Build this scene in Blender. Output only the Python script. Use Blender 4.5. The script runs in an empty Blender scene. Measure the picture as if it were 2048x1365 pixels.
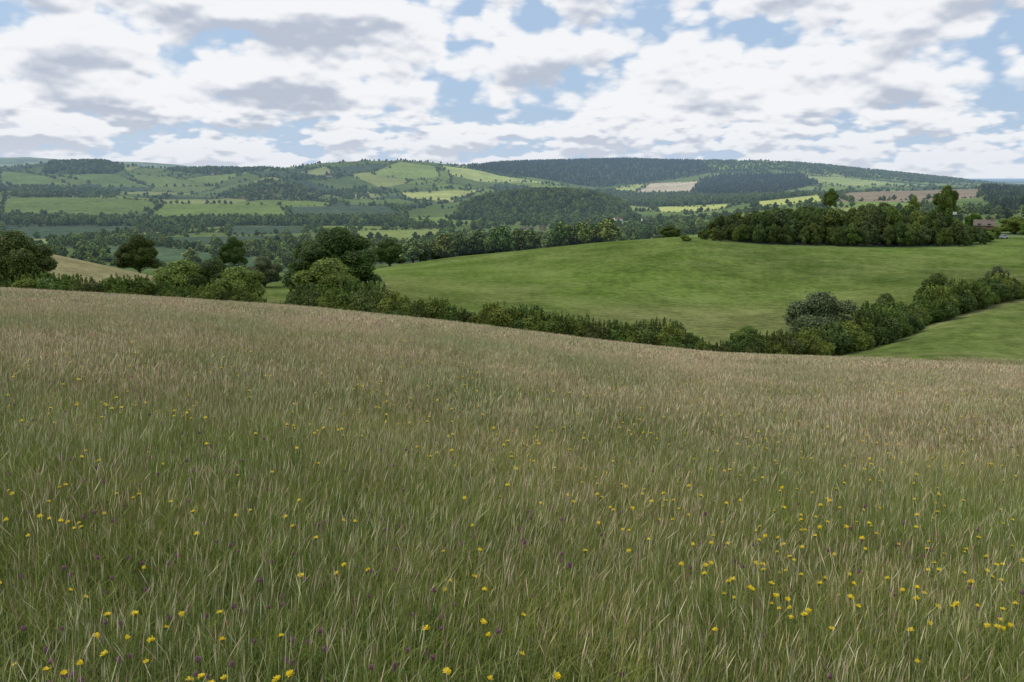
import bpy, math, numpy as np
from mathutils import Vector, Matrix
rng=np.random.default_rng(7)
scene=bpy.context.scene
E=2.0; FP=1593.0; TH=math.radians(11.5); CT,ST=math.cos(TH),math.sin(TH)

# ---------- survey helpers (bearing = x/y, slope = z/y relative to the eye) ----------
def bs(px,py):
    dx=(np.asarray(px,float)-1024)/FP; dy=(682.5-np.asarray(py,float))/FP
    F=CT+dy*ST; U=-ST+dy*CT
    return dx/F,U/F
def proj(x,y,z):
    zr=z-E; d=np.maximum(y*CT-zr*ST,1e-3); u=y*ST+zr*CT
    return 1024+FP*x/d, 682.5-FP*u/d

# ---------- terrain ----------
crest=[(-900,540),(-300,570),(0,588),(300,605),(600,625),(900,656),(1200,693),(1430,718),(1640,726),(1850,733),(2048,745),(2600,775),(3200,800)]
C=[]  # contours after the meadow: (px,py,Y)
C.append([(-900,550,90),(0,596,84),(300,613,84),(600,634,84),(900,664,82),(1200,700,80),(1430,722,79),(1560,722,80),(1640,718,82),(1750,692,92),(1850,650,105),(1930,622,115),(2048,592,130),(2600,540,200),(3200,520,240)])
C.append([(-900,540,125),(0,600,115),(300,615,115),(600,635,115),(900,665,112),(1200,695,110),(1430,705,108),(1640,695,112),(1750,668,122),(1850,636,135),(2048,577,165),(2600,525,240),(3200,510,280)])
C.append([(-900,500,165),(0,515,160),(100,522,160),(300,568,160),(450,600,165),(600,605,170),(750,580,175),(900,592,178),(1200,605,180),(1430,612,180),(1640,600,185),(1850,566,195),(2048,530,220),(2600,500,300),(3200,490,340)])
C.append([(-900,470,205),(0,497,200),(90,506,200),(200,530,200),(300,553,200),(400,575,205),(560,575,230),(750,541,250),(900,522,260),(1000,512,262),(1200,490,265),(1370,477,265),(1500,490,262),(1750,497,262),(2048,488,275),(2600,470,360),(3200,460,400)])
C.append([(-900,490,420),(0,517,420),(300,540,420),(600,548,420),(750,535,420),(1000,522,420),(1200,503,420),(1400,488,420),(1700,462,420),(2048,448,420),(3200,440,470)])
C.append([(-900,470,700),(0,490,700),(300,500,700),(600,502,700),(1000,492,700),(1200,486,700),(1400,470,700),(1700,442,700),(2048,428,700),(3200,420,700)])
C.append([(-900,440,1100),(0,462,1100),(300,462,1100),(600,464,1100),(900,468,1100),(1200,464,1100),(1400,448,1100),(1550,425,1100),(1700,414,1100),(2048,414,1100),(3200,410,1100)])
C.append([(-900,410,1500),(0,431,1500),(300,437,1500),(600,439,1500),(800,440,1500),(1100,442,1500),(1300,438,1500),(1400,430,1500),(1550,408,1500),(1700,397,1500),(2048,396,1500),(3200,390,1500)])
C.append([(-900,380,1900),(0,397,1900),(300,403,1900),(560,410,1900),(800,415,1900),(900,420,1850),(940,408,1800),(1000,393,1800),(1100,384,1800),(1180,388,1800),(1230,403,1800),(1270,425,1850),(1400,416,1900),(1500,405,1900),(1650,390,1900),(1800,382,1900),(1950,378,1900),(2048,385,1900),(3200,380,1900)])
C.append([(-900,360,2600),(0,374,2600),(200,382,2600),(350,388,2600),(430,393,2600),(490,374,2600),(540,361,2600),(590,370,2600),(650,390,2600),(750,396,2600),(900,392,2600),(1000,397,2600),(1200,406,2600),(1300,404,2600),(1400,396,2600),(1600,389,2600),(1800,388,2600),(2048,389,2600),(3200,380,2600)])
C.append([(-900,325,3500),(0,338,3500),(60,330,3500),(130,323,3500),(200,325,3500),(300,337,3500),(380,337,3500),(500,341,3500),(600,333,3500),(650,326,3500),(720,323,3500),(800,321,3500),(870,326,3500),(950,338,3500),(1000,350,3500),(1100,365,3500),(1170,377,3500),(1250,386,3500),(1330,388,3500),(1400,378,3500),(1500,372,3500),(1640,362,3500),(1700,368,3500),(1900,376,3500),(2048,381,3500),(3200,380,3500)])
C.append([(-900,345,5500),(0,350,5500),(600,350,5500),(850,342,5500),(920,336,5500),(970,328,5500),(1100,324,5500),(1250,320,5500),(1400,324,5500),(1520,321,5500),(1600,329,5500),(1700,337,5500),(1800,348,5500),(1900,358,5500),(1950,363,5500),(2048,372,5500),(3200,375,5500)])
C.append([(-900,325,9500),(0,317,9500),(60,316,9500),(150,322,9500),(300,326,9500),(360,331,9500),(450,346,9500),(1000,352,9500),(2048,366,9500),(3200,366,9500)])
C.append([(-900,352,20000),(1000,355,20000),(2048,361.5,20000),(3200,361,20000)])
C.append([(-900,357.5,70000),(3200,357.5,70000)])
NB=900
BG=np.linspace(-1.3,1.3,NB)
def smooth(a,s):
    k=np.exp(-0.5*(np.arange(-3*s,3*s+1)/s)**2); k/=k.sum()
    return np.convolve(np.pad(a,3*s,mode='edge'),k,mode='valid')
cb,cs=bs([p[0] for p in crest],[p[1] for p in crest])
sc=smooth(np.interp(BG,cb,-cs),9)
Yc=np.interp(BG,[-.6,0,.6],[72,68,64])
kk=E/Yc**2; aa=sc-2*E/Yc
KY=[];KZ=[]
for Y in (2.5,4,7,12,20,32,46):
    KY.append(np.full(NB,float(Y))); KZ.append(-E-aa*Y-kk*Y*Y)
KY.append(Yc.copy()); KZ.append(-E-aa*Yc-kk*Yc**2)
for c in C:
    b,s=bs([p[0] for p in c],[p[1] for p in c]); yy=np.array([p[2] for p in c],float)
    Yv=smooth(np.interp(BG,b,yy),4); Sv=smooth(np.interp(BG,b,s),5 if yy.max()<1000 else 3)
    KY.append(Yv); KZ.append(Sv*Yv)
KY=np.array(KY);KZ=np.array(KZ)
NL=1800
LG=np.linspace(math.log(2.5),math.log(69000),NL)
def pchip(x,y,xq):
    h=np.diff(x); d=np.diff(y)/h
    m=np.zeros_like(y)
    for i in range(1,len(x)-1):
        if d[i-1]*d[i]>0:
            w1=2*h[i]+h[i-1]; w2=h[i]+2*h[i-1]
            m[i]=(w1+w2)/(w1/d[i-1]+w2/d[i])
    m[0]=d[0];m[-1]=d[-1]
    i=np.clip(np.searchsorted(x,xq)-1,0,len(x)-2)
    t=(xq-x[i])/h[i]
    return (1+2*t)*(1-t)**2*y[i]+t*(1-t)**2*h[i]*m[i]+t*t*(3-2*t)*y[i+1]+t*t*(t-1)*h[i]*m[i+1]
TT=np.array([pchip(np.log(KY[:,j]),KZ[:,j],LG) for j in range(NB)])
def hsh(i,j,s):
    i=i.astype(np.int64);j=j.astype(np.int64)
    n=(i*374761393+j*668265263+s*2147483+1013904223)&0xffffffff
    n=((n^(n>>13))*1274126177)&0xffffffff
    n=n^(n>>16)
    return (n&0xffffff)/float(0xffffff)
def vn(x,y,s=0):
    i=np.floor(x);j=np.floor(y);u=x-i;v=y-j;u=u*u*(3-2*u);v=v*v*(3-2*v)
    return (hsh(i,j,s)*(1-u)+hsh(i+1,j,s)*u)*(1-v)+(hsh(i,j+1,s)*(1-u)+hsh(i+1,j+1,s)*u)*v
def fbm(x,y,s=0,o=3):
    r=0;a=.5;t=0
    for k in range(o):
        r=r+a*vn(x*2**k,y*2**k,s+k);t+=a;a*=.5
    return r/t
def H(x,y):
    x=np.asarray(x,float);y=np.asarray(y,float)
    Y=np.maximum(y,2.5); b=np.clip(x/np.maximum(y,6.0),-1.299,1.299)
    fb=(b+1.3)/2.6*(NB-1); i=np.clip(fb.astype(int),0,NB-2); u=fb-i
    fl=(np.log(Y)-LG[0])/(LG[1]-LG[0]); j=np.clip(fl.astype(int),0,NL-2); v=np.clip(fl-j,0,1)
    z=(TT[i,j]*(1-u)+TT[i+1,j]*u)*(1-v)+(TT[i,j+1]*(1-u)+TT[i+1,j+1]*u)*v
    amp=np.clip((y-80)/400,0,1)*np.clip(9000/np.maximum(y,1),0,1)
    z=z+amp*(fbm(x/160+50,y/160,5)-.5)*5*np.clip(y/1500,.15,1.3)
    return z+E
def ray_hit(px,py,Ya,Yb):
    b,s=bs(px,py); Y=np.exp(np.linspace(math.log(Ya),math.log(Yb),600))
    z=(H(b*Y,Y)-E)/Y
    k=np.nonzero(z>=s)[0]
    if len(k)==0: k=[int(np.argmax(z))]
    Yh=Y[k[0]]
    return b*Yh,Yh
def inpoly(px,py,poly):
    r=np.zeros(px.shape,bool); n=len(poly)
    for i in range(n):
        x1,y1=poly[i];x2,y2=poly[(i+1)%n]
        if y1==y2: continue
        c=((y1>py)!=(y2>py))&(px<(x2-x1)*(py-y1)/(y2-y1)+x1)
        r^=c
    return r
def vor(x,y,S=210.,seed=3):
    x2=x+60*(vn(x/300,y/300,91)-.5); y2=(y+60*(vn(x/300,y/300,92)-.5))
    gx=x2/S; gy=y2/(S*1.25); i=np.floor(gx);j=np.floor(gy)
    d1=np.full(x.shape,9.);d2=d1.copy();idv=np.zeros(x.shape)
    for a in (-1,0,1):
        for b in (-1,0,1):
            ci=i+a;cj=j+b
            cx=ci+.15+.7*hsh(ci,cj,seed);cy=cj+.15+.7*hsh(ci,cj,seed+1)
            d=np.hypot(gx-cx,gy-cy)
            m=d<d1
            d2=np.where(m,d1,np.minimum(d2,d)); d1=np.where(m,d,d1)
            idv=np.where(m,hsh(ci,cj,seed+2),idv)
    return idv,(d2-d1)*S*.5

G_mid=(.10,.155,.042);G_br=(.16,.225,.055);G_yel=(.34,.38,.12);G_teal=(.05,.085,.05);TAN=(.36,.30,.20);G_dk=(.08,.125,.035)  # crop colours; the lighter ones also paint in sunlit patches
FIELDS=[  # crop tones, with sun patches and left-hill shade put into the colour
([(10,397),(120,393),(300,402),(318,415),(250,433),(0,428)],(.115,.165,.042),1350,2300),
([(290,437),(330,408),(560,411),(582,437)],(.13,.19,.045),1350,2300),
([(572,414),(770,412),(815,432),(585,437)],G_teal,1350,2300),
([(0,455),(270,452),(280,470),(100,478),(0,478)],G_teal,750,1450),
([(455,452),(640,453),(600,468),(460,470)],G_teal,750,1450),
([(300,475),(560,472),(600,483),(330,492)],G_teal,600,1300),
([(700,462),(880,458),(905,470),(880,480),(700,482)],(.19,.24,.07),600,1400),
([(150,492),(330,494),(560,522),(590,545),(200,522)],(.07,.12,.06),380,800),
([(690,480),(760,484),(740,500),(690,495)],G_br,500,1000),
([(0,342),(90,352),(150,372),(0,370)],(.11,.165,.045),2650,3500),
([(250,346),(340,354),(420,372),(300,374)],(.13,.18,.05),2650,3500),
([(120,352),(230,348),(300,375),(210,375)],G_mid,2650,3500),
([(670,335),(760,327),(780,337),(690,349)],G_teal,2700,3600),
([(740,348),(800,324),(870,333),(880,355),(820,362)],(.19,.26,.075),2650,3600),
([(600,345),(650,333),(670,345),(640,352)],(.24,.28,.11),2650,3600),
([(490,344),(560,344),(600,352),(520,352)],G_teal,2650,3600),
([(880,331),(960,342),(1000,352),(1100,367),(960,364),(900,350)],(.35,.41,.14),2700,3700),  # sunlit patch painted into the field colour
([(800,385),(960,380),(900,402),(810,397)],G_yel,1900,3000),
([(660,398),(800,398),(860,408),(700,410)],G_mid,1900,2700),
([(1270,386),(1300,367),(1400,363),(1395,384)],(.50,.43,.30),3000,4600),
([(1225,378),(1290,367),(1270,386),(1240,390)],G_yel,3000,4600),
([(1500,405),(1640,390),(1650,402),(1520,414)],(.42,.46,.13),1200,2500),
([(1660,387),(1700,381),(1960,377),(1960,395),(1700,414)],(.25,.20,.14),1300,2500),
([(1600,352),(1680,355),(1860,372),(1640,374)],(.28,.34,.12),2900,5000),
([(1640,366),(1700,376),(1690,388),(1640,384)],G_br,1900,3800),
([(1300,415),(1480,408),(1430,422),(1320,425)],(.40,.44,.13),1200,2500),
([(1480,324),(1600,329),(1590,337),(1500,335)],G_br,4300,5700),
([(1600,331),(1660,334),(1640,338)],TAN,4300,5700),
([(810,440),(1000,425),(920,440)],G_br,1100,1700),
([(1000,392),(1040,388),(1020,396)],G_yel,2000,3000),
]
KNOLL=([(430,396),(470,378),(540,358),(600,368),(655,392),(600,402)],2000,2700)
WOODS=[ # polygon, Ymin, Ymax, kind(0 broad,1 conifer), density per m2
([(905,440),(925,412),(960,398),(1000,390),(1100,381),(1180,384),(1240,403),(1275,440),(1200,446),(1000,442)],1400,2100,0,.012),
([(80,345),(100,326),(210,324),(250,337),(230,348),(100,348)],2650,3800,0,.005),
([(0,376),(90,374),(240,385),(230,397),(0,395)],1900,2800,0,.0040),
([(330,341),(470,336),(600,343),(490,343),(480,352),(420,350)],2650,3700,0,.0040),
([(600,352),(690,350),(680,362),(560,360)],2650,3700,0,.0040),
([(500,372),(540,359),(590,368),(640,386),(655,394),(600,402),(430,396),(450,386)],2000,2700,0,.0035),
([(640,388),(740,372),(800,384),(900,374),(960,386),(800,386),(700,400)],1900,3000,0,.0040),
([(280,446),(400,440),(810,438),(825,452),(460,452),(290,466)],1000,1560,0,.009),
([(0,438),(280,440),(290,452),(0,453)],1000,1560,0,.007),
([(100,487),(260,473),(300,486),(200,492),(100,497)],550,1100,0,.008),
([(420,512),(700,468),(720,480),(560,510),(430,520)],450,1000,0,.008),
([(820,450),(1000,440),(1300,440),(1400,445),(1420,475),(1100,500),(850,505)],420,1500,0,.0044),
([(700,500),(900,485),(1100,480),(1250,485),(1150,505),(900,525),(740,530)],290,700,0,.010),
([(930,336),(1000,326),(1250,318),(1400,322),(1430,345),(1330,362),(1200,376),(1130,368),(1050,355)],3600,6500,1,.0022),
([(1380,388),(1400,358),(1440,350),(1600,348),(1640,368),(1560,386),(1430,392)],2700,4600,1,.0028),
([(1400,322),(1600,327),(1700,337),(1900,357),(1960,366),(1850,368),(1680,353),(1560,345),(1420,343)],3700,6500,0,.0020),
([(1240,400),(1400,395),(1640,390),(1500,405),(1300,415)],1700,3000,0,.006),
([(1960,378),(2100,372),(2300,372),(2300,420),(1990,425)],700,1900,1,.010),
([(1180,386),(1240,380),(1280,392),(1400,388),(1420,400),(1260,412)],2100,3500,0,.005),
]
HOUSES=[(1055,470,18,7,.1,'w','s'),(1175,470,18,7,-.2,'w','s'),(1085,462,9,5.6,1.2,'n','s'),(1236,447,14,7.5,.3,'w','t'),(1205,464,10,5.6,.5,'n','s'),(1120,470,9,5.6,-.5,'n','t'),(1290,447,11,6.5,.1,'w','s'),(1140,464,10,5.6,.2,'n','s')]
HPOS=[ray_hit(h[0],h[1],600,1450) for h in HOUSES]
# ---------- mesh helpers ----------
def mesh_np(name,V,Q,col=None,mats=(),midx=None,smooth_=False):
    m=bpy.data.meshes.new(name)
    V=np.ascontiguousarray(V,dtype=np.float32);Q=np.ascontiguousarray(Q,dtype=np.int32)
    m.vertices.add(len(V));m.vertices.foreach_set('co',V.ravel())
    m.loops.add(Q.size);m.loops.foreach_set('vertex_index',Q.ravel())
    m.polygons.add(len(Q));m.polygons.foreach_set('loop_start',np.arange(0,Q.size,4,dtype=np.int32))
    if midx is not None: m.polygons.foreach_set('material_index',np.ascontiguousarray(midx,dtype=np.int32))
    m.polygons.foreach_set('use_smooth',np.full(len(Q),smooth_))
    m.update(calc_edges=True)
    if col is not None:
        a=m.color_attributes.new('Col','FLOAT_COLOR','POINT')
        cc=np.ones((len(V),4),np.float32);cc[:,:3]=col;a.data.foreach_set('color',cc.ravel())
    for k in mats:m.materials.append(k)
    return m
def obj(name,mesh,loc=(0,0,0),parent=None,coll=None):
    o=bpy.data.objects.new(name,mesh);o.location=loc
    (coll or scene.collection).objects.link(o)
    if parent:o.parent=parent
    return o
class NT:
    def __init__(s,nt):s.nt=nt
    def n(s,t,**k):
        n=s.nt.nodes.new(t)
        for a,b in k.items():setattr(n,a,b)
        return n
    def link(s,a,b):s.nt.links.new(a,b)
    def put(s,inp,v):
        if isinstance(v,(int,float)):inp.default_value=v
        elif isinstance(v,tuple):inp.default_value=v
        else:s.link(v,inp)
    def m(s,op,a,b=0.,c=None,clamp=False):
        n=s.n('ShaderNodeMath',operation=op);n.use_clamp=clamp
        s.put(n.inputs[0],a);s.put(n.inputs[1],b)
        if c is not None:s.put(n.inputs[2],c)
        return n.outputs[0]
    def mix(s,f,a,b,blend='MIX'):
        n=s.n('ShaderNodeMix',data_type='RGBA',blend_type=blend)
        s.put(n.inputs[0],f)
        for i,v in ((6,a),(7,b)):
            if isinstance(v,tuple) and len(v)==3:v=v+(1,)
            s.put(n.inputs[i],v)
        return n.outputs[2]
    def noise(s,vec,scale,detail=3,rough=.5,dist=0.,dim='3D'):
        n=s.n('ShaderNodeTexNoise',noise_dimensions=dim)
        if vec is not None:s.link(vec,n.inputs['Vector'])
        n.inputs['Scale'].default_value=scale;n.inputs['Detail'].default_value=detail;n.inputs['Roughness'].default_value=rough;n.inputs['Distortion'].default_value=dist
        return n.outputs['Fac']
    def ss(s,x,a,b,lo=0.,hi=1.):
        n=s.n('ShaderNodeMapRange',interpolation_type='SMOOTHSTEP');s.put(n.inputs[0],x)
        for i,v in zip((1,2,3,4),(a,b,lo,hi)):n.inputs[i].default_value=v
        return n.outputs[0]
def mat(name,build):
    m=bpy.data.materials.new(name);m.use_nodes=True;m.node_tree.nodes.clear()
    t=NT(m.node_tree);out=t.n('ShaderNodeOutputMaterial');build(t,out);return m
def prin(t,out,col,rough=.7,spec=.2,normal=None,transl=0.,haze=False,diff=False):
    if isinstance(col,tuple) and len(col)==3:col=col+(1,)
    if diff:
        p=t.n('ShaderNodeBsdfDiffuse');t.put(p.inputs[0],col)
    else:
        p=t.n('ShaderNodeBsdfPrincipled')
        t.put(p.inputs['Base Color'],col);p.inputs['Roughness'].default_value=rough;p.inputs['Specular IOR Level'].default_value=spec
    if normal is not None:t.link(normal,p.inputs['Normal'])
    res=p.outputs[0]
    if transl>0:
        tr=t.n('ShaderNodeBsdfTranslucent');t.put(tr.inputs[0],col)
        mx=t.n('ShaderNodeMixShader');mx.inputs[0].default_value=transl
        t.link(p.outputs[0],mx.inputs[1]);t.link(tr.outputs[0],mx.inputs[2]);res=mx.outputs[0]
    if haze:  # air haze painted onto surfaces as blue glow, growing with distance from origin
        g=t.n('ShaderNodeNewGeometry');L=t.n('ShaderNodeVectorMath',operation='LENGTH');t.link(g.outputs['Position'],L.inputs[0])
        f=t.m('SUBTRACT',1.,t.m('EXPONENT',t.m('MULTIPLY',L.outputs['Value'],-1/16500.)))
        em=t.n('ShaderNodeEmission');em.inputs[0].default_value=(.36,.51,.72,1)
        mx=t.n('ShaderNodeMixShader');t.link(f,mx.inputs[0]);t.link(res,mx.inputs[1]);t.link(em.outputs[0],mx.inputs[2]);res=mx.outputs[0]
    t.link(res,out.inputs[0])
def b_ground(t,out):
    g=t.n('ShaderNodeNewGeometry');P=g.outputs['Position']
    at=t.n('ShaderNodeAttribute',attribute_name='Col').outputs['Color']
    n1=t.noise(P,.55,5,.8);n2=t.noise(P,.07,4,.65);n3=t.noise(P,.008,3,.6)
    f=t.m('ADD',t.m('MULTIPLY',n1,.85),t.m('ADD',t.m('MULTIPLY',n2,.4),t.m('MULTIPLY',n3,.35)))
    f=t.ss(f,.6,1.0,.58,1.42)
    cb=t.n('ShaderNodeCombineColor')
    for i in range(3):t.link(f,cb.inputs[i])
    c=t.mix(1.,at,cb.outputs[0],'MULTIPLY')
    mp=t.n('ShaderNodeMapping');t.link(P,mp.inputs[0]);mp.inputs['Scale'].default_value=(.05,.5,.5);mp.inputs['Rotation'].default_value=(0,0,.35)
    w=t.ss(t.m('ADD',t.m('MULTIPLY',n2,.5),t.m('MULTIPLY',t.noise(mp.outputs[0],1.,5,.75),.6)),.49,.66,0,.34)
    c=t.mix(w,c,t.mix(.5,c,(.32,.29,.15)))
    bp=t.n('ShaderNodeBump');bp.inputs['Strength'].default_value=.9;bp.inputs['Distance'].default_value=.4
    t.link(n1,bp.inputs['Height'])
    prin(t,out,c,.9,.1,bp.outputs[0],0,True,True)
M_ground=mat('grassland',b_ground)
def b_leaf(t,out,tr=.2,var=.28,haze=False):
    at=t.n('ShaderNodeAttribute',attribute_name='Col').outputs['Color']
    oi=t.n('ShaderNodeObjectInfo').outputs['Random']
    hs=t.n('ShaderNodeHueSaturation')
    t.link(at,hs.inputs['Color'])
    t.link(t.ss(oi,0,1,.475,.51),hs.inputs['Hue'])
    w=t.n('ShaderNodeTexWhiteNoise',noise_dimensions='1D');t.link(oi,w.inputs['W'])
    t.link(t.m('MULTIPLY_ADD',w.outputs['Value'],2*var,1-var),hs.inputs['Value'])
    hs.inputs['Saturation'].default_value=1.0
    prin(t,out,hs.outputs[0],.6,.12,None,tr,haze,haze)
M_leaf=mat('leaves',b_leaf)
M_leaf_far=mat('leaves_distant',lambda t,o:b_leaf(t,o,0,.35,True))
for m_ in (M_ground,M_leaf_far): m_.cycles.emission_sampling='NONE'
def b_grass(t,out):
    g=t.n('ShaderNodeNewGeometry');P=g.outputs['Position']
    at=t.n('ShaderNodeAttribute',attribute_name='Col').outputs['Color']
    n=t.noise(P,.22,3,.65)
    f=t.ss(n,.35,.65,.84,1.16)
    cb=t.n('ShaderNodeCombineColor')
    t.link(f,cb.inputs[0]);t.link(t.m('MULTIPLY_ADD',f,.45,.54),cb.inputs[1]);t.link(t.m('MULTIPLY',f,.94),cb.inputs[2])
    c=t.mix(1.,at,cb.outputs[0],'MULTIPLY')
    prin(t,out,c,diff=True)
M_grass=mat('grass_blades',b_grass)
def b_bark(t,out):
    g=t.n('ShaderNodeNewGeometry');n=t.noise(g.outputs['Position'],6,5)
    prin(t,out,t.mix(n,(.05,.04,.03),(.14,.12,.09)),.9,.1)
M_bark=mat('bark',b_bark)
def plain(name,c,r=.7,v=.25,sc=3.):
    def b(t,out):
        g=t.n('ShaderNodeNewGeometry');n=t.noise(g.outputs['Position'],sc,4)
        prin(t,out,t.mix(n,tuple(x*(1-v) for x in c),tuple(min(1,x*(1+v)) for x in c)),r,.3)
    return mat(name,b)

# ---------- ground sheet ----------
rows=np.concatenate([np.linspace(-20,2,23)[:-1],np.exp(np.linspace(math.log(2),math.log(60),120))[:-1],np.linspace(60,300,200)[:-1],
  np.exp(np.linspace(math.log(300),math.log(1500),210))[:-1],np.exp(np.linspace(math.log(1500),math.log(6500),420))[:-1],np.exp(np.linspace(math.log(6500),math.log(68000),60))])
cols=np.concatenate([np.linspace(-1.28,-.72,40)[:-1],np.linspace(-.72,.72,1000)[:-1],np.linspace(.72,1.28,40)])
R_,C_=np.meshgrid(rows,cols,indexing='ij')
X=C_*np.maximum(R_,0)+C_*18*np.exp(-np.maximum(R_,0)/60);Yv=R_
Z=H(X,Yv)
PX,PY=proj(X,Yv,Z)
col=np.zeros(X.shape+(3,))
bb=X/np.maximum(Yv,3); pxb=1024+bb*FP*.98
idv,ed=vor(X,Yv)
pal=np.array([G_mid,G_br,(.13,.18,.05),G_teal,(.15,.21,.055),(.25,.29,.10),(.11,.16,.05),(.09,.14,.04)])
col[:]=pal[(idv*8).astype(int)%8]
col*=np.clip(.86+.5*(bb+.2),.82,1.1)[...,None]  # darker to the left: shade on those hills painted into the crops
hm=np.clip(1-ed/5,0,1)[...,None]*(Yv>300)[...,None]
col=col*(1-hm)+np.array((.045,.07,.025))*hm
m=(Yv>KNOLL[1])&(Yv<KNOLL[2])&inpoly(PX,PY,KNOLL[0]);kn=fbm(X/30,Yv/30,17)[...,None]
col[m]=(np.array((.09,.11,.045))*(.4+kn))[m]
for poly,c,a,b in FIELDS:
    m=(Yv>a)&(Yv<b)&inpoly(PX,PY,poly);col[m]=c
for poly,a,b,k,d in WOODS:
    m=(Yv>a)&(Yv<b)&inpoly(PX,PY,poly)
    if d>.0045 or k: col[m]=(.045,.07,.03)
hbY=np.interp(bb,BG,KY[8]); f3Y=np.interp(bb,BG,KY[11])
m=(Yv<f3Y*1.12)&(Yv>hbY*.9); 
n=fbm(X/25,Yv/25,11)[...,None]
g1=np.array((.098,.150,.026));g2=np.array((.150,.170,.055));tan=np.array((.24,.22,.11))
q=np.clip((240-Yv)/110+.9*(fbm(X/40+5,Yv/40,19)-.5)*2,0,1)[...,None]
pg=(g1*(1-q)+g2*q)*(.8+.4*n)
col[m]=pg[m]
m2=m&(X/np.maximum(Yv,1)<-.33); col[m2]=(tan*(.7+.6*n))[m2]
mm=np.clip((pxb-1560)/160,0,1)*np.clip((Yv-62)/8,0,1)
mead=np.array((.19,.175,.085))*(.75+.5*n)
gr2=np.array((.105,.145,.036))*(.8+.5*n)
m=Yv<hbY*.9+2
mixc=mead*(1-mm[...,None])+gr2*mm[...,None]
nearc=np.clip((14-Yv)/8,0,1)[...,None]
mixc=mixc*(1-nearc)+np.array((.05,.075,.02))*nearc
col[m]=mixc[m]
col[Yv>9000]=(.07,.11,.07)
nr,nc=X.shape
idx=np.arange(nr*nc).reshape(nr,nc)
Q=np.stack([idx[:-1,:-1],idx[:-1,1:],idx[1:,1:],idx[1:,:-1]],-1).reshape(-1,4)
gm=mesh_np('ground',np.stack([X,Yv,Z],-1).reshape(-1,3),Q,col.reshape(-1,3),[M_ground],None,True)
obj('ground',gm)

# ---------- scatter node group ----------
def scatter(name,pts,rot,scl,ids,coll):
    me=bpy.data.meshes.new(name);n=len(pts)
    me.vertices.add(n);me.vertices.foreach_set('co',np.ascontiguousarray(pts,dtype=np.float32).ravel())
    for nm,ty,key,arr in (('irot','FLOAT_VECTOR','vector',rot),('iscl','FLOAT_VECTOR','vector',scl)):
        a=me.attributes.new(nm,ty,'POINT');a.data.foreach_set(key,np.ascontiguousarray(arr,dtype=np.float32).ravel())
    a=me.attributes.new('iid','INT','POINT');a.data.foreach_set('value',np.ascontiguousarray(ids,dtype=np.int32))
    me.update()
    o=obj(name,me)
    ng=bpy.data.node_groups.new(name+'_scatter','GeometryNodeTree')
    ng.interface.new_socket('Geometry',in_out='INPUT',socket_type='NodeSocketGeometry')
    ng.interface.new_socket('Geometry',in_out='OUTPUT',socket_type='NodeSocketGeometry')
    N=ng.nodes;L=ng.links
    gi=N.new('NodeGroupInput');go=N.new('NodeGroupOutput')
    ci=N.new('GeometryNodeCollectionInfo');ci.inputs['Collection'].default_value=coll
    ci.inputs['Separate Children'].default_value=True;ci.inputs['Reset Children'].default_value=True
    ip=N.new('GeometryNodeInstanceOnPoints');ip.inputs['Pick Instance'].default_value=True
    def na(nm,ty):
        x=N.new('GeometryNodeInputNamedAttribute');x.data_type=ty;x.inputs[0].default_value=nm;return x.outputs[0]
    L.new(gi.outputs[0],ip.inputs['Points']);L.new(ci.outputs[0],ip.inputs['Instance'])
    L.new(na('iid','INT'),ip.inputs['Instance Index'])
    L.new(na('irot','FLOAT_VECTOR'),ip.inputs['Rotation']);L.new(na('iscl','FLOAT_VECTOR'),ip.inputs['Scale'])
    L.new(ip.outputs[0],go.inputs[0])
    md=o.modifiers.new('scatter','NODES');md.node_group=ng
    return o
def proto_coll(name,meshes):
    c=bpy.data.collections.new(name)
    for i,m in enumerate(meshes):
        o=bpy.data.objects.new('%s_%02d'%(name,i),m);c.objects.link(o)
    return c

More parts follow.
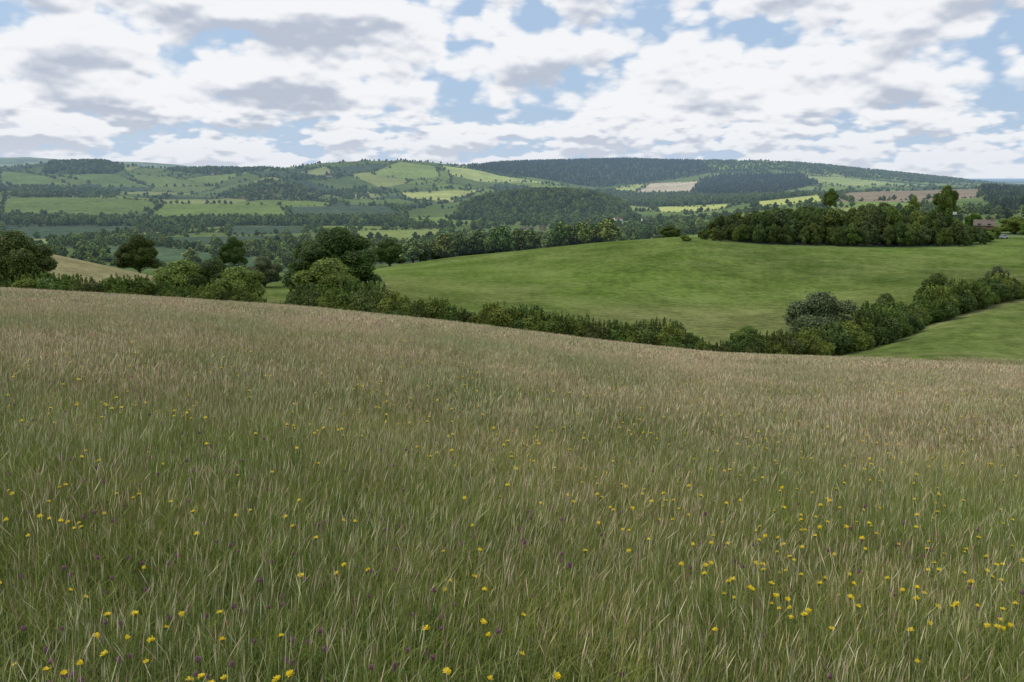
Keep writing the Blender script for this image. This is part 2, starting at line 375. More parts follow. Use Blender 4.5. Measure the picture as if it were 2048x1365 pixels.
# ---------- vegetation prototypes ----------
class Buf:
    def __init__(s):s.V=[];s.Q=[];s.C=[];s.M=[];s.n=0
    def add(s,V,Q,C,m):
        s.V.append(V);s.Q.append(Q+s.n);s.C.append(np.broadcast_to(C,(len(V),3)));s.M.append(np.full(len(Q),m));s.n+=len(V)
    def mesh(s,name,mats,norm=None):
        V=np.concatenate(s.V)
        if norm:
            V=V.copy();V[:,:2]/=norm[0];V[:,2]/=norm[1]
        return mesh_np(name,V,np.concatenate(s.Q),np.concatenate(s.C),mats,np.concatenate(s.M))
def leaves(B,r,lobes,n,size,base,mi=0,flat=.6,low=.0):
    c=np.array([l[0] for l in lobes],float);R=np.array([l[1] for l in lobes],float)
    w=(R.prod(1))**(2/3);k=r.choice(len(lobes),n,p=w/w.sum())
    d=r.normal(size=(n,3));d/=np.linalg.norm(d,axis=1)[:,None]
    bump=np.sin(d[:,0]*5+k*1.3)*np.sin(d[:,1]*5+k*2.1)*np.sin(d[:,2]*6+k)
    fac=1+.16*bump-np.abs(r.normal(size=n))*.13+ (r.random(n)<.05)*r.random(n)*.15
    p=c[k]+d*R[k]*fac[:,None]
    keep=np.ones(n,bool)
    for j in range(len(lobes)):
        q=(p-c[j])/R[j];keep&=~(((q**2).sum(1)<.5)&(k!=j))
    keep&=p[:,2]>low
    p=p[keep];d=d[keep];k=k[keep];n=len(p)
    nn=d+r.normal(size=(n,3))*.7;nn/=np.linalg.norm(nn,axis=1)[:,None]
    t=np.cross(nn,r.normal(size=(n,3)));t/=np.linalg.norm(t,axis=1)[:,None];b=np.cross(nn,t)
    s=size*(.6+.8*r.random(n))[:,None]
    V=np.stack([p-t*s,p-b*s*flat,p+t*s,p+b*s*flat],1).reshape(-1,3)
    Q=np.arange(4*n).reshape(n,4)
    lob=.75+.5*r.random(len(lobes))
    v=(lob[k]*(.65+.7*r.random(n)))
    cc=np.array(base)*v[:,None];cc[:,0]*=1+.35*(r.random(n)-.3)
    B.add(V,Q,np.repeat(cc,4,0),mi)
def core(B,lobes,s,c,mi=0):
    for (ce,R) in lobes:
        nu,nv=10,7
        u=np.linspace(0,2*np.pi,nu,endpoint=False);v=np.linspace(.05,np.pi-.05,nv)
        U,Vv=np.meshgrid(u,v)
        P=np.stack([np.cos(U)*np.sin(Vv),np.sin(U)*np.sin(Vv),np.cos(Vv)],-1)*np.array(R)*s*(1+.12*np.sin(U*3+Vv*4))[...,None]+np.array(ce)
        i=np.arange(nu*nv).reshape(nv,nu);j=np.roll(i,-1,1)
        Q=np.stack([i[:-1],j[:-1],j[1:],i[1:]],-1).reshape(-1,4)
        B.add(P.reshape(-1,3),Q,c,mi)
def tube(B,p0,p1,r0,r1,mi=1,c=(.08,.06,.04),n=7):
    p0=np.array(p0,float);p1=np.array(p1,float);a=p1-p0;a/=np.linalg.norm(a)
    h=np.cross(a,[.3,.9,.1]);h/=np.linalg.norm(h);g=np.cross(a,h)
    u=np.linspace(0,2*np.pi,n,endpoint=False)[:,None]
    ring=np.cos(u)*h+np.sin(u)*g
    V=np.concatenate([p0+ring*r0,p1+ring*r1]);i=np.arange(n);j=(i+1)%n
    B.add(V,np.stack([i,j,j+n,i+n],1),c,mi)
def make_tree(r,name,nlobes,n,size,base,h=12.,w=11.,trunk=.16,cs=.78,mid=.5,M=None):
    """domed crown of many lobes on a limbed trunk, normalised to unit height and width"""
    B=Buf();lobes=[]
    for i in range(nlobes):
        el=(i+.5)/nlobes*.7+.3*r.random();ang=i*2.4+r.random()
        f=trunk+.14+(.82-trunk-.14)*el; zz=h*f
        rad=w*.5*.66*math.sqrt(max(.04,1-((f-.36)/.56)**2))*(.75+.35*r.random())
        if i%4==3:rad*=.5
        R=w*.5*(.22+.14*r.random())*(1.1-.25*el)
        lobes.append(((math.cos(ang)*rad,math.sin(ang)*rad,zz),(R,R*(.9+.2*r.random()),R*(.75+.2*r.random()))))
    lobes.append(((0,0,h*mid),(w*.30,w*.30,h*.30)));lobes.append(((w*.03,0,h*.76),(w*.21,w*.2,h*.22)))
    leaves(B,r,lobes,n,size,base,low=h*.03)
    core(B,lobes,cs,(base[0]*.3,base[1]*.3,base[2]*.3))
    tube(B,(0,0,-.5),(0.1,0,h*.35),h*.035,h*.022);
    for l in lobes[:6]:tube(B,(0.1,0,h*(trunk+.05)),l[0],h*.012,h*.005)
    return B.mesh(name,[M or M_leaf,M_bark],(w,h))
def make_bush(r,name,n,size,base,nl=9):
    B=Buf();lobes=[]
    for i in range(nl):
        a=i*2.4+r.random();rad=.1+.28*r.random();R=.2+.12*r.random();zz=R*.8+(.95-1.8*R)*r.random()
        lobes.append(((math.cos(a)*rad,math.sin(a)*rad,zz),(R,R,R*.95)))
    lobes.append(((0,0,.45),(.36,.36,.42)))
    leaves(B,r,lobes,n,size,base,low=-.02)
    for i in range(14):
        a=r.random()*6.28;q=.35*math.sqrt(r.random());x,y=math.cos(a)*q,math.sin(a)*q
        z0=.75;z1=.95+.14*r.random()
        leaves(B,r,[((x,y,(z0+z1)/2),(.03,.03,(z1-z0)/2))],max(8,int(n*.006)),size,base)
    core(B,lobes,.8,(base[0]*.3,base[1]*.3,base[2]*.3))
    for i in range(5):
        a=r.random()*6.28;tube(B,(0,0,-.05),(math.cos(a)*.25,math.sin(a)*.25,.6),.02,.006)
    return B.mesh(name,[M_leaf,M_bark])
def make_conifer(r,name):
    B=Buf();lv=[]
    for i in range(9):
        z=.12+.1*i;R=.36*(1-z)+.03
        for k in range(5):
            a=r.random()*6.28;lv.append(((math.cos(a)*R*.6,math.sin(a)*R*.6,z),(R*.55,R*.55,.07)))
    lv.append(((0,0,.95),(.03,.03,.07)))
    leaves(B,r,lv,400,.052,(.085,.13,.06));core(B,[((0,0,.45),(.2,.2,.45))],.9,(.03,.045,.025))
    tube(B,(0,0,-.03),(0,0,.6),.02,.01)
    return B.mesh(name,[M_leaf_far,M_bark])
def sc3(c,k=1.7):return tuple(v*k for v in c)
near_bush=[make_bush(rng,'bush%d'%i,8000,.028,sc3([(.085,.130,.026),(.065,.105,.024),(.10,.145,.03),(.07,.11,.03),(.08,.125,.025)][i])) for i in range(5)]
far_tree=[make_tree(rng,'ftree%d'%i,9,700,.58,sc3([(.075,.115,.034),(.06,.10,.03),(.10,.14,.038),(.08,.12,.04),(.065,.10,.032)][i],2.0),12,11,.05,.85,.4,M_leaf_far) for i in range(5)]
conif=[make_conifer(rng,'conif%d'%i) for i in range(3)]
oak=[make_tree(rng,'oak%d'%i,24,26000,.15,sc3([(.058,.098,.024),(.085,.14,.028),(.085,.12,.055)][i]),12,12,.02,.84,.42) for i in range(3)]
mid_tree=[make_tree(rng,'mtree%d'%i,14,6000,.26,sc3([(.06,.10,.026),(.085,.13,.03),(.07,.11,.04)][i],1.5),12,11,.04,.85,.42) for i in range(3)]
PB=proto_coll('bush_proto',near_bush);PT=proto_coll('broadleaf_proto',far_tree);PCf=proto_coll('conifer_proto',conif)
PO=proto_coll('copse_proto',mid_tree)

def scat_trees(name,x,y,h,w,coll,nv):
    keep=np.ones(len(x),bool)
    for hx_,hy_ in HPOS:   # gardens in front of the village houses stay open
        keep&=~((np.abs(x-hx_*y/hy_)<15)&(y<hy_+9)&(y>hy_-110))
    x,y,h,w=x[keep],y[keep],h[keep],w[keep]
    n=len(x);z=H(x,y)-.02*h
    rot=np.zeros((n,3));rot[:,2]=rng.random(n)*6.28;rot[:,0]=rng.normal(size=n)*.04
    scl=np.stack([w,w*(.9+.2*rng.random(n)),h],1)
    scatter(name,np.stack([x,y,z],1),rot,scl,rng.integers(0,nv,n),coll)
bx,by,bh,bw=[],[],[],[];cx_,cy_,ch,cw=[],[],[],[]
for poly,a,b,k,d in WOODS:
    pxs=[p[0] for p in poly];b0=(min(pxs)-1024)/FP-.03;b1=(max(pxs)-1024)/FP+.03
    area=(b1-b0)*(b*b-a*a)/2;N=int(area*d*1.0);N=min(N,140000)
    y=np.sqrt(rng.random(N)*(b*b-a*a)+a*a);x=(b0+(b1-b0)*rng.random(N))*y
    X_,Y_=proj(x,y,H(x,y));m=inpoly(X_,Y_,poly)
    if d<=.0045 and not k:
        m&=(fbm(x/60,y/60,33)>.45)
    x=x[m];y=y[m];n=len(x)
    if k:
        cx_.append(x);cy_.append(y);hh=15*(.75+.5*rng.random(n));ch.append(hh);cw.append(hh*(.75))
    else:
        s=np.where(y>3000,1.25,1.)*np.where(y<900,.8,1.)
        bx.append(x);by.append(y);hh=11*s*(.65+.6*rng.random(n));bh.append(hh);bw.append(hh*(.85+.4*rng.random(n)))
cat=np.concatenate
scat_trees('broadleaf_woodland',cat(bx),cat(by),cat(bh),cat(bw),PT,5)
scat_trees('conifer_forest',cat(cx_),cat(cy_),cat(ch),cat(cw),PCf,3)
hx,hy=[],[]
for a,b,d in ((330,1000,.02),(1000,2200,.014),(2200,3800,.008),(3800,6000,.004)):
    N=int(1.5*(b*b-a*a)/2*d);y=np.sqrt(rng.random(N)*(b*b-a*a)+a*a);x=(rng.random(N)*1.5-.75)*y
    _,e=vor(x,y);X_,Y_=proj(x,y,H(x,y))
    m=(e<np.where(y>2200,4.5,3.2))&(vn(x/70,y/70,44)>.3)
    m|=(fbm(x/140,y/140,55)>.69)&(rng.random(N)<.35)
    for poly,c,fa,fb in FIELDS: m&=~((y>fa)&(y<fb)&inpoly(X_,Y_,poly))
    m&=~((y<450)&(x/y>.2))
    hx.append(x[m]);hy.append(y[m])
for poly,c,fa,fb in FIELDS:
    P=[ray_hit(p[0],p[1],fa,fb) for p in poly]
    for i in range(len(P)):
        p,q=np.array(P[i]),np.array(P[(i+1)%len(P)]);L=np.linalg.norm(q-p);n=int(L/max(6,p[1]*.004))
        if L>1500:continue
        t=rng.random(n);m=rng.random(n)<.75
        pp=p+(q-p)*t[:,None]+rng.normal(size=(n,2))*2;hx.append(pp[m,0]);hy.append(pp[m,1])
x=cat(hx);y=cat(hy);n=len(x)
big=rng.random(n)<.3
h=np.where(big,9*(.7+.6*rng.random(n)),3.2*(.7+.6*rng.random(n)))*np.where(y>2500,1.15,1)
scat_trees('hedgerow_trees',x,y,h,h*np.where(big,1.05,1.6),PT,5)

# ---------- near hedge ----------
prof=[(-500,530),(0,540),(100,548),(290,553),(330,560),(540,585),(560,602),(585,602),(600,570),(740,560),(800,573),(880,595),(930,614),(1000,606),(1080,618),(1200,640),(1300,630),(1370,645),(1425,690),(1436,700),(1450,668),(1500,655),(1560,660),(1600,660),(1700,640),(1740,612),(1800,600),(1830,615),(1860,575),(1930,556),(1965,560),(2000,548),(2025,560),(2060,565),(2300,530),(2700,500)]
pb,ps=bs([p[0] for p in prof],[p[1] for p in prof])
xs,ys,hs=[],[],[]
bq=np.arange(-1.0,1.05,.0004)
path=np.stack([bq*np.interp(bq,BG,KY[8]),np.interp(bq,BG,KY[8])],1)
s=np.concatenate([[0],np.cumsum(np.linalg.norm(np.diff(path,axis=0),axis=1))])
for q in np.arange(0,s[-1],.85):
    x=np.interp(q,s,path[:,0])+rng.normal()*.25;y=np.interp(q,s,path[:,1])+rng.normal()*.7+1
    h=np.interp(x/y,pb,ps)*y+E-float(H(x,y))
    if h<.5:continue
    hh=h*(.66+.38*rng.random());xs.append(x);ys.append(y);hs.append(hh)
    if h>3.2 and rng.random()<.8:
        xs.append(x+rng.normal()*.4);ys.append(y-1.0);hs.append(h*.55)
xs=np.array(xs);ys=np.array(ys);hs=np.array(hs)
scat_trees('hedgerow',xs,ys,hs,np.clip(hs*1.0,1.8,4.2)*(.9+.3*rng.random(len(hs))),PB,5)
# ---------- hilltop copse on the right ----------
N=520
bq=(rng.random(N)*(1985-1395)+1395);y=266+rng.random(N)**1.3*62
top=np.interp(bq,[1395,1430,1520,1600,1700,1750,1830,1900,1935,1990],[470,430,415,408,412,400,405,425,448,458])
b,sl=bs(bq,top);x=b*y
h=np.clip(sl*y+E-H(x,y),2.5,16)*(.58+.42*rng.random(N))
h=np.where(y<272,h*.6,h)
scat_trees('copse',x,y,h,h*.75*(.8+.4*rng.random(N)),PO,3)
# ---------- named trees ----------
def place(name,mesh,px,top,Y,wpx):
    b,s_=bs(px,top);x=float(b*Y);zt=float(s_*Y)+E;zg=float(H(x,Y));h=zt-zg;w=wpx/FP*Y
    o=obj(name,mesh,(x,Y,zg-.1));o.scale=(w,w*.95,h+.1);o.rotation_euler[2]=rng.random()*6.28
    return o
place('hawthorn_tree',oak[1],655,513,91,190)
place('hawthorn_tree',oak[1],365,517,92,165)
place('hawthorn_tree',oak[0],420,516,93,150)
place('hawthorn_tree',oak[1],475,530,92,150)
place('elder_tree',oak[0],28,458,88,165)
place('elder_tree',oak[0],-60,455,92,150)
place('oak_tree',oak[0],665,452,165,205)
place('oak_tree',oak[0],620,480,172,110)
place('willow_tree',oak[2],1650,580,90,170)
place('hawthorn_tree',oak[0],1775,583,99,90)
place('hawthorn_tree',oak[0],1880,543,113,95)
place('hawthorn_tree',oak[2],1998,530,127,55)
place('hawthorn_tree',oak[1],1495,650,83,100)
place('oak_tree',oak[0],272,468,330,95)
place('oak_tree',oak[0],463,472,450,64)
place('ash_tree',oak[2],525,512,225,95)
place('oak_tree',oak[0],778,476,420,85)
place('oak_tree',oak[0],690,462,300,70)
place('hawthorn_bush',near_bush[0],1371,470,258,20)
place('ash_tree',oak[1],1897,368,345,64)
place('ash_tree',oak[1],1830,388,340,30)
place('oak_tree',oak[0],1663,376,1100,36)
place('oak_tree',oak[0],1010,478,330,60)
for px,tp,Y,w in ((870,485,320,60),(930,488,325,50),(840,492,300,40),(980,490,310,45),(1340,450,620,50)):
    place('oak_tree',oak[0],px,tp,Y,w)
for px,tp,Y,w in ((2035,432,330,80),(1992,452,300,30),(1950,424,345,40),(1978,462,285,40),(2075,440,320,70)):
    place('hawthorn_tree',oak[1],px,tp,Y,w)

# ---------- meadow grass: square turf tiles laid edge to edge on the slope ----------
def strips(B,r,n,S,h0,h1,wprof,tprof,lean,cols,wind=.05):
    root=np.zeros((n,3));root[:,:2]=(r.random((n,2))-.5)*S
    sd=int(r.integers(1,999));cl=fbm(root[:,0]*2.5+20,root[:,1]*2.5+20,sd);
    h=(h0+(h1-h0)*r.random(n))*(.7+.6*cl);d=r.random(n)*6.283;bend=lean*(.15+r.random(n)**2*2.2)
    D=np.stack([np.cos(d)*bend+wind,np.sin(d)*bend,np.zeros(n)],1)
    wa=r.random(n)*6.283;W=np.stack([np.cos(wa),np.sin(wa),np.zeros(n)],1)
    T=len(tprof);P=[];CC=[]
    jit=((.6+.8*r.random(n))*(.75+.5*cl))[:,None]*np.stack([.9+.22*r.random(n),np.ones(n),.9+.2*r.random(n)],1)
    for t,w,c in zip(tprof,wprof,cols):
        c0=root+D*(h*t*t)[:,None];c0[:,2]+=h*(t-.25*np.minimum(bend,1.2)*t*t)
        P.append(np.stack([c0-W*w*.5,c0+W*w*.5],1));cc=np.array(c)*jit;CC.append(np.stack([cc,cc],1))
    V=np.stack(P,1).reshape(-1,3);CC=np.stack(CC,1).reshape(-1,3)
    base=(np.arange(n)*2*T)[:,None]
    Q=[np.stack([base[:,0]+2*k,base[:,0]+2*k+1,base[:,0]+2*k+3,base[:,0]+2*k+2],1) for k in range(T-1)]
    B.add(V,np.concatenate(Q),CC,0)
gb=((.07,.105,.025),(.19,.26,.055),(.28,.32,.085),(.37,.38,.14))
def patch(r,name,S,db,ds,bw,sw,hb=(.16,.38),curvy=False):
    B=Buf();nb=int(db*S*S);ns=int(ds*S*S)
    if curvy: strips(B,r,nb,S,hb[0],hb[1],(bw,bw*.9,bw*.65,bw*.08),(0,.4,.75,1),.5,gb)
    else: strips(B,r,nb,S,hb[0],hb[1],(bw,bw*.8,bw*.08),(0,.5,1),.4,(gb[0],gb[1],gb[3]))
    tones=[(.56,.50,.32),(.47,.39,.25),(.40,.27,.21),(.58,.54,.37),(.48,.46,.27)]
    for i,tn in enumerate(tones):
        st=(.20,.24,.08)
        strips(B,r,ns//5,S,.30,.56,(sw,sw,sw*3.0,sw*2.5,sw*.4),(0,.80,.87,.94,1),.17,(st,(.33,.34,.17),tn,tn,tn))
    return B.mesh(name,[M_grass])
TA,TB,TC=1.25,2.0,3.0
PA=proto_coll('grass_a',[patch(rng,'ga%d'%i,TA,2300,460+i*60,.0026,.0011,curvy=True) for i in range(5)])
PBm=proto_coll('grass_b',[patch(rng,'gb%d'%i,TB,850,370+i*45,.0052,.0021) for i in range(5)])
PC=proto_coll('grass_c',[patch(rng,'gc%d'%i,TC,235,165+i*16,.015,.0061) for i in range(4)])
def grass(name,cells,S,coll,nv):
    pts=[];rots=[]
    for (x,y) in cells:
        d=S*.45
        gx=float(H(x+d,y)-H(x-d,y))/(2*d);gy=float(H(x,y+d)-H(x,y-d))/(2*d)
        nrm=Vector((-gx,-gy,1)).normalized()
        q=Vector((0,0,1)).rotation_difference(nrm).to_matrix() @ Matrix.Rotation(math.pi/2*int(rng.integers(0,4)),3,'Z')
        e=q.to_euler();pts.append((x,y,float(H(x,y))));rots.append((e.x,e.y,e.z))
    N=len(pts)
    sc=np.ones((N,3))*1.03;sc[:,2]=.95+.12*rng.random(N)
    scatter(name,np.array(pts),np.array(rots),sc,rng.integers(0,nv,N),coll)
def cells(a,b,S,lim,x0,filt=None):
    out=[]
    for j in range(int(round((b-a)/S))):
        y=a+(j+.5)*S;k=int((lim*(y+S)+x0)/S)+1
        for i in range(-k,k+1):
            if filt is None or filt(i*S,y):out.append((i*S,y))
    return out
ya=1.0;yb=ya+TA*7;yc=yb+TB*10;yd=yc+TC*17
grass('meadow_grass',cells(ya,yb,TA,.70,.6),TA,PA,5)
grass('meadow_grass_slope',cells(yb,yc,TB,.68,.5),TB,PBm,5)
def fm(x,y):
    hb=np.interp(x/y,BG,KY[8]);g=np.clip((x/y*FP*.98+1024-1560)/160,0,1)
    return (y<hb-3) and not ((y>66+5*float(vn(np.array(x/3.),np.array(y/3.),5))) and (g>.3))
grass('meadow_grass_crest',cells(yc,yd,TC,.67,.5,fm),TC,PC,4)

# ---------- flowers ----------
M_pet=mat('yellow_petals',lambda t,o:prin(t,o,(.78,.60,.01),.5,.3,None,.2))
M_clo=mat('clover_heads',lambda t,o:prin(t,o,(.28,.14,.20),.7,.2,None,.2))
def hawkbit(r,name):
    B=Buf();h=.44+.09*r.random();x0=r.normal()*.04
    tube(B,(0,0,0),(x0,0,h),.0018,.0014,1,(.15,.2,.07),5)
    n=15;R=.0145
    for ring,(rr,up) in enumerate(((R,.004),(R*.65,.008))):
        for i in range(n):
            a=6.283*i/n+ring*.2;ca,sa=math.cos(a),math.sin(a);w=.0030
            c=np.array((x0,0,h));d=np.array((ca,sa,0));g=np.array((-sa,ca,0));rq=rr*(.8+.4*r.random());uq=up*(r.random()*1.8)
            V=np.array([c-g*w*.3,c+g*w*.3,c+d*rq+g*w*.7+[0,0,uq],c+d*rq-g*w*.7+[0,0,uq]])
            B.add(V,np.array([[0,1,2,3]]),(.8,.6,.02),0)
    tube(B,(x0,0,h-.012),(x0,0,h),.003,.006,1,(.1,.14,.04),6)
    return B.mesh(name,[M_pet,M_grass])
def clover(r,name):
    B=Buf();h=.33+.1*r.random()
    tube(B,(0,0,0),(.02,0,h),.0018,.0013,1,(.12,.17,.05),5)
    leaves(B,r,[((.02,0,h+.008),(.010,.010,.012))],90,.0045,(.2,.05,.15))
    core(B,[((.02,0,h+.008),(.010,.010,.012))],.8,(.1,.03,.08))
    for a in (0,2.1,4.2):
        d=np.array((math.cos(a),math.sin(a),0));g=np.array((-d[1],d[0],0));c=np.array((.015,0,h*.7))
        B.add(np.array([c,c+d*.013+g*.009,c+d*.026,c+d*.013-g*.009]),np.array([[0,1,2,3]]),(.07,.12,.03),1)
    return B.mesh(name,[M_clo,M_grass])
PH=proto_coll('hawkbit_proto',[hawkbit(rng,'hb%d'%i) for i in range(4)])
PK=proto_coll('clover_proto',[clover(rng,'cl%d'%i) for i in range(4)])
def flowers(name,N,a,b,coll,seed,thr,s0=1.):
    u=rng.random(N);y=a*(b/a)**(u);x=(rng.random(N)*2-1)*.72*y
    m=(fbm(x/1.6+9,y/1.6,seed)>thr)|(rng.random(N)<.15);x=x[m];y=y[m];n=len(x)
    tilt=np.zeros((n,3));tilt[:,0]=rng.normal(size=n)*.18+.12;tilt[:,1]=rng.normal(size=n)*.18+.05;tilt[:,2]=rng.random(n)*6.28
    s=s0*(.75+.4*rng.random(n))*np.clip(.9+y/50,.9,1.4)
    scatter(name,np.stack([x,y,H(x,y)],1),tilt,np.stack([s,s,np.clip(s,.94,1.16)],1),rng.integers(0,4,n),coll)
flowers('yellow_hawkbit_flowers',1900,2.6,42,PH,21,.49)
flowers('red_clover_flowers',700,2.2,16,PK,61,.50,1.0)

# ---------- houses, sign, gate, car ----------
M_white=plain('white_render',(.75,.74,.70));M_slate=plain('slate_roof',(.10,.10,.12));M_brick=plain('brick',(.22,.14,.11),.8,.3,8);M_glass=plain('window_glass',(.03,.035,.04),.15,.1);M_tile=plain('tile_roof',(.15,.12,.10));M_wood=plain('timber',(.22,.20,.17));M_stone=plain('stone_wall_mat',(.30,.27,.22))
def box(name,c,s,m,par):
    x,y,z=[v/2 for v in s]
    V=np.array([(i*x,j*y,k*z) for k in(-1,1) for j in(-1,1) for i in(-1,1)])+np.array(c)
    Q=np.array([[0,2,3,1],[4,5,7,6],[0,1,5,4],[2,6,7,3],[0,4,6,2],[1,3,7,5]])
    return obj(name,mesh_np(name,V,Q,None,[m]),(0,0,0),par)
def house(name,x,y,L,D,Hh,wm,rm,rz):
    z=float(H(x,y))
    e=obj(name,None,(x,y,z-.2));e.rotation_euler[2]=rz
    box('walls',(0,0,Hh/2),(L,D,Hh),wm,e)
    rh=D*.42;o=.4
    V=np.array([(-L/2-o,-D/2-o,Hh-.2),(L/2+o,-D/2-o,Hh-.2),(L/2+o,D/2+o,Hh-.2),(-L/2-o,D/2+o,Hh-.2),(-L/2-o,0,Hh+rh),(L/2+o,0,Hh+rh)])
    obj('roof',mesh_np('roof',V,np.array([[0,1,5,4],[2,3,4,5]]),None,[rm]),(0,0,0),e)
    g=bpy.data.meshes.new('gables');G=[(-L/2,-D/2,Hh),(-L/2,D/2,Hh),(-L/2,0,Hh+rh-.2),(L/2,-D/2,Hh),(L/2,D/2,Hh),(L/2,0,Hh+rh-.2)]
    g.from_pydata(G,[],[(0,1,2),(3,4,5)]);g.materials.append(wm);obj('gables',g,(0,0,0),e)
    box('chimney',(L*.38,0,Hh+rh+.2),(.8,.8,1.8),M_brick,e)
    k=max(2,int(L/3));nf=2 if Hh>4 else 1
    for f in range(nf):
        for i in range(k):
            if f==0 and i==k//2:box('door',(-L/2+(i+.5)*L/k,-D/2-.03,1.05),(1,.1,2.1),M_wood,e);continue
            box('window',(-L/2+(i+.5)*L/k,-D/2-.03,1.5+f*2.6),(1.2,.1,1.2),M_glass,e)
    return e
for h_,(x,y) in zip(HOUSES,HPOS):
    house('white_house' if h_[5]=='w' else 'stone_house',float(x),float(y),h_[2],7,h_[3],M_white if h_[5]=='w' else M_stone,M_slate if h_[6]=='s' else M_tile,h_[4])
for px,py in ((658,354),(430,350)):
    x,y=ray_hit(px,py,2650,3500);house('farm_barn',float(x),float(y),26,12,5,M_white,M_slate,.1)
def at(px,Y):
    b,_=bs(px,450);return float(b*Y),float(Y)
x,y=at(1968,330);house('brick_house',x,y,7,5,4.1,M_brick,M_tile,-.5)
x,y=at(1907,325);e=obj('information_sign',None,(x,y,float(H(x,y))));box('post',(0,0,4.5),(.14,.14,9),M_wood,e);box('board',(0,-.1,9),(1.6,.06,1.1),M_white,e)
x=float(bs(2036,580)[0])*131;y=131.;e=obj('field_gate',None,(x,y,float(H(x,y))));e.rotation_euler[2]=.5
for i in range(5):box('bar',(0,0,.25+.22*i),(3.2,.05,.09),M_wood,e)
for i in (-1.65,1.65):box('post',(i,0,.65),(.18,.18,1.5),M_wood,e)
box('stile',(0,-.04,.7),(.08,.04,1.0),M_wood,e)
M_cw=plain('car_paint',(.5,.5,.52),.3,.05);M_rub=plain('tyre',(.02,.02,.02))
x,y=at(2008,300);e=obj('parked_car',None,(x,y,float(H(x,y))));e.rotation_euler[2]=.3
pr=[(-2.1,.35),(-2.1,.8),(-1.4,.95),(-.8,1.42),(.8,1.45),(1.6,1.0),(2.1,.9),(2.1,.35)]
bm=bpy.data.meshes.new('body');n=len(pr)
bm.from_pydata([(a,-.85,b) for a,b in pr]+[(a,.85,b) for a,b in pr],[],[tuple(range(n))]+[tuple(range(2*n-1,n-1,-1))]+[(i,(i+1)%n,(i+1)%n+n,i+n) for i in range(n)]);bm.materials.append(M_cw);obj('body',bm,(0,0,0),e)
box('side_windows',(0,0,1.18),(1.7,1.74,.32),M_glass,e)
for a in(-1.3,1.3):
    for s_ in(-.8,.8):
        bpy.ops.mesh.primitive_cylinder_add(radius=.33,depth=.2,rotation=(math.pi/2,0,0),location=(a,s_,.33));w=bpy.context.object;w.name='wheel';w.data.materials.append(M_rub);w.parent=e

# ---------- world ----------
SE,SA=math.radians(52),math.radians(-75)  # sun azimuth from +Y towards +X
w=bpy.data.worlds.new('World');scene.world=w;w.use_nodes=True;w.node_tree.nodes.clear()
t=NT(w.node_tree);out=t.n('ShaderNodeOutputWorld');bg=t.n('ShaderNodeBackground');bg.inputs[1].default_value=.1
sky=t.n('ShaderNodeTexSky',sky_type='NISHITA');sky.sun_disc=False;sky.sun_elevation=SE;sky.sun_rotation=SA;sky.altitude=200;sky.dust_density=1.5
tc=t.n('ShaderNodeTexCoord').outputs['Generated'];sp=t.n('ShaderNodeSeparateXYZ');t.link(tc,sp.inputs[0])
dx,dy,dz=sp.outputs
az=t.m('ARCTAN2',dx,dy)
def vec(su,sv,z0,o):
    cb=t.n('ShaderNodeCombineXYZ');t.link(t.m('MULTIPLY_ADD',az,su,o),cb.inputs[0]);t.link(t.m('MULTIPLY_ADD',z0,sv,o*1.7),cb.inputs[1]);return cb.outputs[0]
wb=t.ss(dz,.04,.11)      # big near clouds high up, small far ones low down
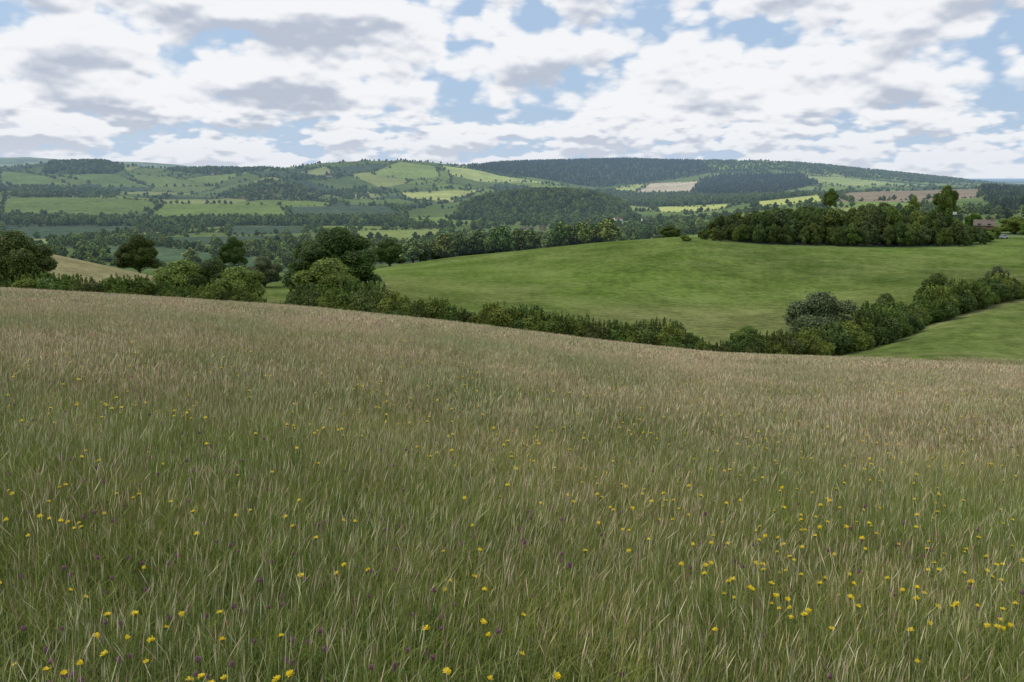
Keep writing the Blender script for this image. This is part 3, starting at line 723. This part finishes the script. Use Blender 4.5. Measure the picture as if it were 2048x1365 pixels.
def dens(dv,puff=True,ob=5,os_=4):
    z0=t.m('ADD',dz,dv) if dv else dz
    big=t.noise(vec(5.0,13.,z0,6.7),1.,ob,.5,0.,'2D')
    sm=t.noise(vec(11.,40.,z0,14.4),1.,os_,.5,0.,'2D')
    a=t.m('ADD',t.m('MULTIPLY',big,wb),t.m('MULTIPLY',sm,t.m('SUBTRACT',1.,wb)))
    if not puff:return a
    def V(su,sv,o,wt):
        vo=t.n('ShaderNodeTexVoronoi',feature='F1',voronoi_dimensions='2D');t.link(vec(su,sv,z0,o),vo.inputs['Vector']);vo.inputs['Scale'].default_value=1.;vo.inputs['Detail'].default_value=1.;vo.inputs['Roughness'].default_value=.6
        return t.m('MULTIPLY',t.m('SUBTRACT',.42,vo.outputs['Distance']),wt)
    b=t.m('ADD',t.m('MULTIPLY',V(20.,28.,5.5,.17),wb),t.m('MULTIPLY',V(40.,80.,8.5,.15),t.m('SUBTRACT',1.,wb)))
    return t.m('ADD',a,b)
n0=dens(0.);n1=dens(.006,True,4,3);n2=dens(.020,False,2,2)
cov=t.ss(n0,.325,.43)
deep=t.ss(n2,.45,.68)
rel=t.m('MULTIPLY',t.m('SUBTRACT',n0,n1),4.6)
sh=t.m('ADD',t.m('SUBTRACT',1.,t.m('MULTIPLY',deep,.76)),rel)
sh=t.ss(sh,.0,1.0)
cc=t.mix(sh,(5.0,5.5,6.5),(9.2,9.3,9.5))
skc=t.mix(.75,sky.outputs[0],(4.5,6.1,8.4))
hz=t.ss(dz,.0,.085,.55,0.)
cc=t.mix(hz,cc,(7.1,7.6,8.4))
skc=t.mix(hz,skc,(5.8,7.0,8.5))
c=t.mix(t.m('MULTIPLY',cov,.97),skc,cc)
t.link(c,bg.inputs[0]);t.link(bg.outputs[0],out.inputs[0])
sd=bpy.data.lights.new('sun','SUN');sd.energy=1.9;sd.angle=math.radians(8);sd.color=(1,.94,.82)
so=obj('sun',sd,(0,0,50))
dirv=Vector((math.sin(SA)*math.cos(SE),math.cos(SA)*math.cos(SE),math.sin(SE)))
so.rotation_euler=dirv.to_track_quat('Z','Y').to_euler()
# ---------- camera ----------
cd=bpy.data.cameras.new('camera');cd.lens=28;cd.sensor_width=36;cd.clip_start=.05;cd.clip_end=200000
co=obj('camera',cd,(0,0,E));co.rotation_euler=(math.pi/2-TH,0,0);scene.camera=co
scene.view_settings.view_transform='Standard';scene.view_settings.look='None';scene.view_settings.exposure=0
